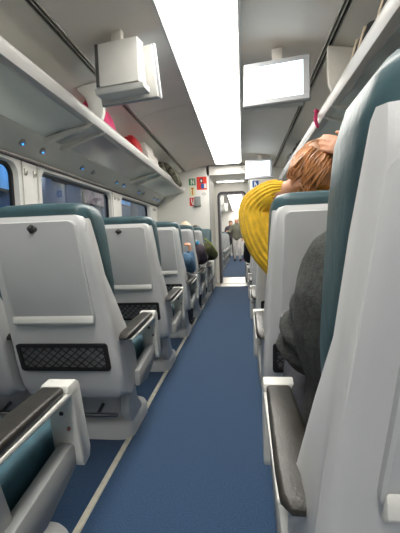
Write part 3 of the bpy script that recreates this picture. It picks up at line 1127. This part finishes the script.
# --- passenger in the grey jacket
J = seated(-0.03, 0.0, -0.02)
J['shL'] = Vector((-0.125, 0.745, 0.955)); J['elL'] = Vector((-0.172, 0.880, 0.745)); J['wrL'] = Vector((-0.04, 1.06, 0.665))
J['shoulders'] = Vector((0.03, 0.73, 0.965)); J['shR'] = Vector((0.17, 0.735, 0.94)); J['head'] = Vector((0.07, 0.78, 1.145))


def folds(b):
    e = [Vector((-0.125, 0.745, 0.955)), Vector((-0.172, 0.880, 0.745))]
    for tt, r_ in ((0.18, 0.076), (0.46, 0.080), (0.72, 0.088), (0.95, 0.080)):
        p = lerp(e[0], e[1], tt)
        b.ball(p + Vector((-0.004, -0.004, 0)), r_, r_, 0.026, 14, 8, Matrix.Rotation(R(28), 3, 'X'))
    # hem of the jacket spread over the seat
    b.sweep([((-0.12, 0.74, 0.72), 0.07), ((-0.145, 0.80, 0.60), 0.06), ((-0.14, 0.86, 0.53), 0.035)], n=12, sub=3)


make_person('person in thick grey wool jacket, elbow above dark arm pad', (SEAT_X, row(0), 0), 0, J, ('jacket', 'greyjacket'), 'trouser_dark',
            voxel=0.009, hairfn=cap_hair('hair_dark'), puff=0.022, extra_top=folds)

# --- passengers further along
def arm_up(J):
    J['elL' if J['side'] < 0 else 'elR'] = Vector((J['side'] * 0.22, 0.93, 0.69))
    return J


J = seated(0.03, -0.16, 0.0)
J['elR'] = Vector((0.225, 0.92, 0.70)); J['wrR'] = Vector((0.215, 0.965, 0.86))
make_person('person in blue denim jacket holding up a forearm beside aisle', (-SEAT_X, row(3), 0), 0, J, ('jacket', 'denim'), 'trouser_dark',
            voxel=0.014, hairfn=cap_hair('hair_dark'), handcfg={'R': ((0, -0.1, 1), (-1, 0, 0), -1, 0.9)})
J = seated(0.03, -0.10, 0.02)
for q in 'LR':
    J['kn' + q] = (J['kn' + q][0], 1.17, 0.57); J['an' + q] = (J['an' + q][0], 1.16, 0.10)
J['elR'] = Vector((0.245, 0.93, 0.735)); J['wrR'] = Vector((0.10, 1.06, 0.70))
pm = make_person('person with beige hat and dark plum coat, white strap over arm', (-SEAT_X, row(4), 0), 0, J, ('coat', 'plum'), 'trouser_dark',
                 voxel=0.014, puff=0.024, hairfn=cap_hair('hat_beige', -0.04, 'hat', 0.012))
MB().sweep([((0.20, 0.66, 0.98), 0.012), ((0.265, 0.78, 0.86), 0.012), ((0.305, 0.90, 0.76), 0.012), ((0.28, 0.98, 0.70), 0.012)], n=8, sub=3).build('strap', 'signwhite', pm)
MB().ball((0.215, 0.67, 0.955), 0.022, 0.022, 0.025, 8, 6).build('toggle', 'skyblue', pm)
# passenger in olive in the last forward-facing row
J = seated(0.03, -0.11, 0.03)
for q in 'LR':
    J['kn' + q] = (J['kn' + q][0], 1.10, 0.57); J['an' + q] = (J['an' + q][0], 0.99, 0.10)
J['elR'] = Vector((0.31, 0.90, 0.74)); J['wrR'] = Vector((0.13, 1.04, 0.69))
po = make_person('person in olive coat with lime strap, elbow out, nearest end partition', (-SEAT_X, row(5), 0), 0, J, ('coat', 'olive'), 'trouser_dark',
                 voxel=0.014, puff=0.03, hairfn=cap_hair('hair_dark'))
MB().sweep([((0.21, 0.66, 0.99), 0.012), ((0.29, 0.73, 0.92), 0.012), ((0.335, 0.80, 0.84), 0.012), ((0.375, 0.88, 0.76), 0.010)], n=8, sub=3).build('strap', 'lime', po)
# dark coat on the other side of the aisle
J = seated(-0.03, -0.05, -0.03)
J['elL'] = Vector((-0.255, 0.90, 0.74)); J['wrL'] = Vector((-0.10, 1.05, 0.69))
make_person('person in black coat with pale hair, elbow out, beyond the yellow sweater', (SEAT_X, row(4), 0), 0, J, ('coat', 'blackcloth'), 'trouser_dark',
            voxel=0.014, puff=0.024, hairfn=cap_hair('hair_white'))


# --- people standing in the next coach
def standing(h=1.0, stride=0.08):
    k = h
    return dict(pelvis=(0, 0, 0.95 * k), waist=(0, 0, 1.10 * k), chest=(0, 0.0, 1.28 * k), shoulders=(0, -0.01, 1.42 * k), head=(0, 0.02, 1.625 * k),
                shL=(-0.18, 0, 1.40 * k), shR=(0.18, 0, 1.40 * k), elL=(-0.25, -0.02, 1.12 * k), elR=(0.25, -0.02, 1.12 * k), wrL=(-0.22, 0.14, 0.93 * k), wrR=(0.22, 0.12, 0.92 * k),
                hipL=(-0.09, 0, 0.92 * k), hipR=(0.09, 0, 0.92 * k), knL=(-0.10, 0.05 + stride, 0.50 * k), knR=(0.10, 0.03 - stride * 0.3, 0.50 * k),
                anL=(-0.11, stride, 0.09), anR=(0.11, -stride, 0.09))


J = standing(1.0)
J['elR'] = Vector((0.30, 0.02, 1.14)); J['wrR'] = Vector((0.36, 0.20, 1.20))
make_person('person in olive-grey jacket and white trousers standing in next coach aisle', (-0.01, 15.2, 0), math.pi, J, ('jacket', 'olivegrey'), 'trouser_white',
            voxel=0.014, face=True, puff=0.03, hairfn=cap_hair('hair_white', 0.03))
J = standing(0.98, 0.05)
make_person('person in dark coat standing behind white-trousered person in next coach', (-0.30, 16.78, 0), math.pi, J, ('coat', 'plum'), 'trouser_dark',
            voxel=0.016, face=True, puff=0.03, hairfn=cap_hair('hair_dark', 0.03))
# red bag beside the standing passenger
t = thing('shoulder_bag', 'red bag standing on next coach carpet beside white trousers', 'bag', (0.30, 15.35, 0))
rings = [rrect(0, 0, w_, d_, 0.03, z, 3) for z, w_, d_ in ((0.0, 0.12, 0.18), (0.02, 0.15, 0.22), (0.30, 0.14, 0.20), (0.42, 0.10, 0.10), (0.44, 0.04, 0.05))]
MB().loft(rings).build('bag_body', 'red', t)
MB().sweep([((0, -0.06, 0.42), 0.008), ((0, -0.04, 0.56), 0.008), ((0, 0.04, 0.56), 0.008), ((0, 0.06, 0.42), 0.008)], n=6, sub=4).build('handle', 'dark', t)

# ================================================================== LUGGAGE ON THE RACKS
def bag(name, label, loc, size, body, trim, rz=0.0, handle=True, cat='bag', squash=0.03, group=None):
    t = thing(name, label, cat, loc, rz, group)
    w_, d_, h_ = size
    rings = []
    for z, k in ((0, 0.88), (0.08, 0.97), (0.35, 1.0), (0.7, 0.96), (0.88, 0.82), (0.97, 0.55), (1.0, 0.25)):
        rings.append(rrect(0, 0, w_ * k, d_ * (k * 0.9 + 0.1), min(w_, d_) * 0.28, z * h_, 4))
    MB().loft(rings).build('bag_body', body, t, angle=60)
    b = MB()
    b.sweep([((0, -d_ * 0.40, h_ * 0.985 * 0.93), 0.005), ((0, 0, h_ * 1.0), 0.005), ((0, d_ * 0.40, h_ * 0.985 * 0.93), 0.005)], n=6, sub=3)
    b.build('zip', trim, t)
    if handle:
        b = MB()
        b.sweep([((0, -d_ * 0.2, h_ * 0.95), 0.009), ((0.01, -d_ * 0.14, h_ * 1.16), 0.009), ((0.01, d_ * 0.14, h_ * 1.16), 0.009), ((0, d_ * 0.2, h_ * 0.95), 0.009)], n=8, sub=4)
        b.build('handle', trim, t)
    for q in (-1, 1):
        MB().sweep([((-w_ * 0.49, q * d_ * 0.27, h_ * 0.10), 0.008, 0.014), ((-w_ * 0.505, q * d_ * 0.27, h_ * 0.4), 0.008, 0.014), ((-w_ * 0.47, q * d_ * 0.26, h_ * 0.8), 0.008, 0.014)], n=6, sub=3).build('strap', trim, t)
    return t


SLOPE = math.atan(0.24)


def on_rack(o, x, y, half, lift=0.0):
    """stand a thing on the sloping shelf (x signed), tipped with it"""
    sg = 1 if x > 0 else -1
    o.location = (x, y, shelf_z(abs(x)) + 0.033 + lift)
    o.rotation_euler = (0, sg * SLOPE, o.rotation_euler[2])
    return o


on_rack(bag('travel_bag', 'bright pink travel bag on rack behind the divider', (0, 0, 0), (0.18, 0.46, 0.318), 'pink', 'maroon', handle=False), -0.945, 3.14, 0)
on_rack(bag('travel_bag', 'dark maroon bag on rack wedged beside the divider', (0, 0, 0), (0.13, 0.28, 0.27), 'maroon', 'dark', handle=False), -1.085, 2.70, 0)
on_rack(bag('shopping_bag', 'small red bag on rack beside white boxes', (0, 0, 0), (0.16, 0.30, 0.30), 'red', 'signwhite', handle=False), -0.930, 4.10, 0)


def carton(label, loc, sz, rz=0):
    t = thing('carton', label, 'box', loc, rz)
    w_, d_, h_ = sz
    MB().box(-w_ / 2, w_ / 2, -d_ / 2, d_ / 2, 0, h_ * 0.72, 0.006).build('carton_body', 'whitebox', t)
    MB().box(-w_ / 2 - 0.004, w_ / 2 + 0.004, -d_ / 2 - 0.004, d_ / 2 + 0.004, h_ * 0.721, h_, 0.006).build('lid', 'whitebox', t)
    return t


on_rack(carton('large white carton on rack, lower one beside red bag', (0, 0, 0), (0.17, 0.54, 0.215)), -0.935, 4.74, 0)
on_rack(carton('smaller white carton stacked on top of the large one', (0, 0, 0), (0.15, 0.42, 0.10)), -0.935 - 0.217 * math.sin(SLOPE), 4.70, 0, 0.217 * math.cos(SLOPE) + 0.217 * math.sin(SLOPE) * 0.24 + 0.002)
# plaid rucksack whose top sags over the rail
t = on_rack(bag('rucksack', 'dark plaid rucksack on rack next to end partition', (0, 0, 0), (0.17, 0.60, 0.31), 'plaid', 'dark', cat='bag', handle=False), -0.935, 5.68, 0)
for q in (-0.12, 0.02, 0.15):
    MB().sweep([((0.04, q, 0.26), 0.03, 0.05), ((0.10, q + 0.01, 0.21), 0.03, 0.05), ((0.150, q + 0.02, 0.12), 0.03, 0.05), ((0.178, q, 0.02), 0.03, 0.045), ((0.195, q + 0.01, -0.07), 0.02, 0.03)], n=8, sub=3).build('loose_strap', 'plaid', t)
on_rack(bag('duffel_bag', 'black duffel with beige strap on rack beside the divider', (0, 0, 0), (0.18, 0.26, 0.31), 'blackcloth', 'beige', handle=False), 0.935, 2.27, 0)
on_rack(bag('duffel_bag', 'black duffel with beige strap on rack, beyond the other duffel from divider', (0, 0, 0), (0.18, 0.24, 0.31), 'blackcloth', 'beige', handle=False), 0.935, 1.84, 0)
on_rack(bag('rucksack', 'grey and white bag on rack by doorway screen', (0, 0, 0), (0.17, 0.50, 0.32), 'greybag', 'dark', handle=False), 0.935, 5.50, 0)
on_rack(bag('rucksack', 'black bag on rack beside grey and white bag', (0, 0, 0), (0.17, 0.46, 0.32), 'blackcloth', 'dark', handle=False), 0.935, 4.92, 0)
# pink ribbon over the rail
t = thing('ribbon', 'thin pink ribbon hanging from rack rail above auburn hair', 'ribbon', (0.805, 3.02, 1.87))
MB().sweep([((0.030, 0, 0.080), 0.005, 0.008), ((0.008, 0, 0.072), 0.005, 0.012), ((-0.002, 0.004, 0.04), 0.006, 0.016), ((0.0, -0.006, 0.0), 0.006, 0.014), ((0.012, -0.01, -0.04), 0.004, 0.010)], n=8, sub=3).build('band', 'pink', t)
MB().ball((0.002, 0.0, 0.084), 0.018, 0.022, 0.018, 10, 6).build('knot', 'pink', t)

# ================================================================== SIGNS
def sign(name, label, px0, py0, px1, py1, Y, base, marks, cat='sign'):
    a, c = at(px0, py1, Y), at(px1, py0, Y)
    w_, h_ = c.x - a.x, c.z - a.z
    t = thing(name, label, cat, ((a.x + c.x) / 2, Y, a.z))
    MB().box(-w_ / 2, w_ / 2, -0.004, 0.0, 0, h_, 0.001, 1).build('plate', base, t)
    for i, (nm, kind, args, m_) in enumerate(marks):
        b = MB()
        y0, y1 = -0.0062 - 0.0008 * i, -0.0038
        if kind == 'box':
            u0, u1, v0, v1 = args
            b.box((u0 - .5) * w_, (u1 - .5) * w_, y0, y1, v0 * h_, v1 * h_)
        else:
            b.prism([((u - .5) * w_, v * h_) for u, v in args], 'y', y0, y1)
        b.build(nm, m_, t, smooth=False)
    return t


YS = Y_END - 0.001
sign('exit_sign', 'small green sign with white running figure above fire sign', 189, 178.5, 195.3, 185.5, YS, 'signgreen',
     [('figure', 'poly', [(.30, .9), (.42, .9), (.70, .35), (.70, .9), (.82, .9), (.82, .1), (.70, .1), (.42, .62), (.42, .1), (.30, .1)], 'signwhite')])
sign('extinguisher_sign', 'cream sign with orange extinguisher symbol between green and red', 189.8, 187, 195.3, 196, YS, 'signcream',
     [('symbol', 'poly', [(.30, .92), (.72, .92), (.72, .78), (.58, .74), (.60, .1), (.40, .1), (.42, .74), (.30, .78)], 'signorange')])
sign('fire_sign', 'red sign with white curved arrow beside grey box', 189.8, 197.5, 195.5, 206, YS, 'signred',
     [('arrow', 'poly', [(.25, .9), (.40, .9), (.42, .5), (.60, .25), (.60, .85), (.75, .85), (.80, .1), (.5, .1), (.28, .45)], 'signwhite')])
sign('safety_notice', 'larger red notice with white panel and blue picture', 197, 176.5, 206.5, 190, YS, 'signred',
     [('ring', 'box', (.30, .62, .52, .88), 'maroon'), ('hole', 'box', (.40, .54, .60, .78), 'signwhite'), ('picture', 'box', (.42, .72, .10, .46), 'signblue'), ('text_panel', 'box', (.74, .95, .12, .46), 'signwhite')])
a = at(198, 206.5, YS)
t = thing('wall_box', 'small grey box on partition beside red sign', 'wall box', (a.x, YS, a.z))
MB().box(-0.055, 0.055, -0.05, 0, 0, 0.18, 0.006).build('casing', 'signgrey', t)
MB().box(-0.04, 0.04, -0.053, -0.049, 0.02, 0.14, 0.002).build('cover', 'signgrey', t)
a = at(204, 194, YS)
t = thing('wall_badge', 'tiny round pale badge under the red notice', 'badge', (a.x, YS, a.z))
MB().sweep([((0, 0, 0), 0.034, 0.024), ((0, -0.004, 0), 0.034, 0.024)], n=18, sub=1, ref=(1, 0, 0), round_ends=False).build('disc', 'signgrey', t)
MB().sweep([((0, -0.003, 0), 0.024, 0.015), ((0, -0.006, 0), 0.024, 0.015)], n=18, sub=1, ref=(1, 0, 0), round_ends=False).build('centre', 'signwhite', t)
sign('blue_sign', 'small blue square sign with white pictogram beside the doorway', 252.5, 180.5, 258.5, 187.5, YS, 'signblue',
     [('pictogram', 'poly', [(.30, .15), (.30, .85), (.50, .85), (.58, .60), (.72, .50), (.72, .15), (.58, .15), (.58, .40), (.42, .42), (.42, .15)], 'signwhite')])

# ================================================================== OUTSIDE THE WINDOWS: a station at dusk
struct(MB(-1).box(1.75, 3.6, -8, 20, 0.0, 0.10).build('floor_platform', 'platform'), 'grey platform outside the windows')
struct(MB(-1).box(3.6, 3.7, -8, 20, 0.0, 3.8).build('wall_station', 'station'), 'blue-grey station wall outside the windows')
for (y, z, w_, h_, m_, lab) in ((7.55, 2.30, 0.55, 0.34, 'lampwhite', 'small bright blue-white sign on station wall outside window'),
                                (9.3, 1.95, 1.3, 0.42, 'advert', 'dim pinkish glowing panel standing in for blurred people outside window'),  # made-up glowing panel in place of blurred people on the platform
                                (5.1, 1.9, 1.5, 0.9, 'adlight', 'wide glowing blue advert case on station wall outside window'),
                                (11.8, 2.15, 1.1, 0.5, 'adlight', 'narrow glowing blue advert case furthest along station wall')):
    t = thing('sign_board', lab, 'sign board', (-3.599, y, z))
    MB(-1).box(-0.06, 0.0, -w_ / 2 - 0.04, w_ / 2 + 0.04, -0.04, h_ + 0.04, 0.01).build('case', 'dark', t)
    MB(-1).box(-0.068, -0.0602, -w_ / 2, w_ / 2, 0, h_).build('face', m_, t)
for y in (3.9, 8.5, 10.6):
    t = thing('station_column', 'steel column standing on the platform outside', 'column', (-2.9, y, 0.10), 0, 'columns on the platform')
    MB().sweep([((0, 0, 0.0), 0.10), ((0, 0, 3.6), 0.10)], n=16, sub=1, round_ends=False).build('shaft', 'steel', t)
    MB().box(-0.16, 0.16, -0.16, 0.16, 0.0, 0.12, 0.02).build('base', 'darkgrey', t)

for y in (-0.5, 2.3, 5.1, 7.9, 10.7, 13.5):  # unseen lamps, added only to brighten the dark station wall
    t = thing('station_fill_lamp', 'long bluish tube lamp added out of view to brighten the station wall', 'lamp', (-2.7, y, 3.45), 0, 'added fill lamps above the platform')
    MB().box(-0.10, 0.10, -1.1, 1.1, 0.0, 0.05, 0.006).build('housing', 'alu', t)
    MB().box(-0.08, 0.08, -1.08, 1.08, -0.04, -0.001, 0.006).build('tube', 'tube', t)
    for q in (-0.8, 0.8):
        MB().box(-0.898, -0.05, q - 0.015, q + 0.015, 0.05, 0.08, 0.004).build('bracket', 'alu', t)
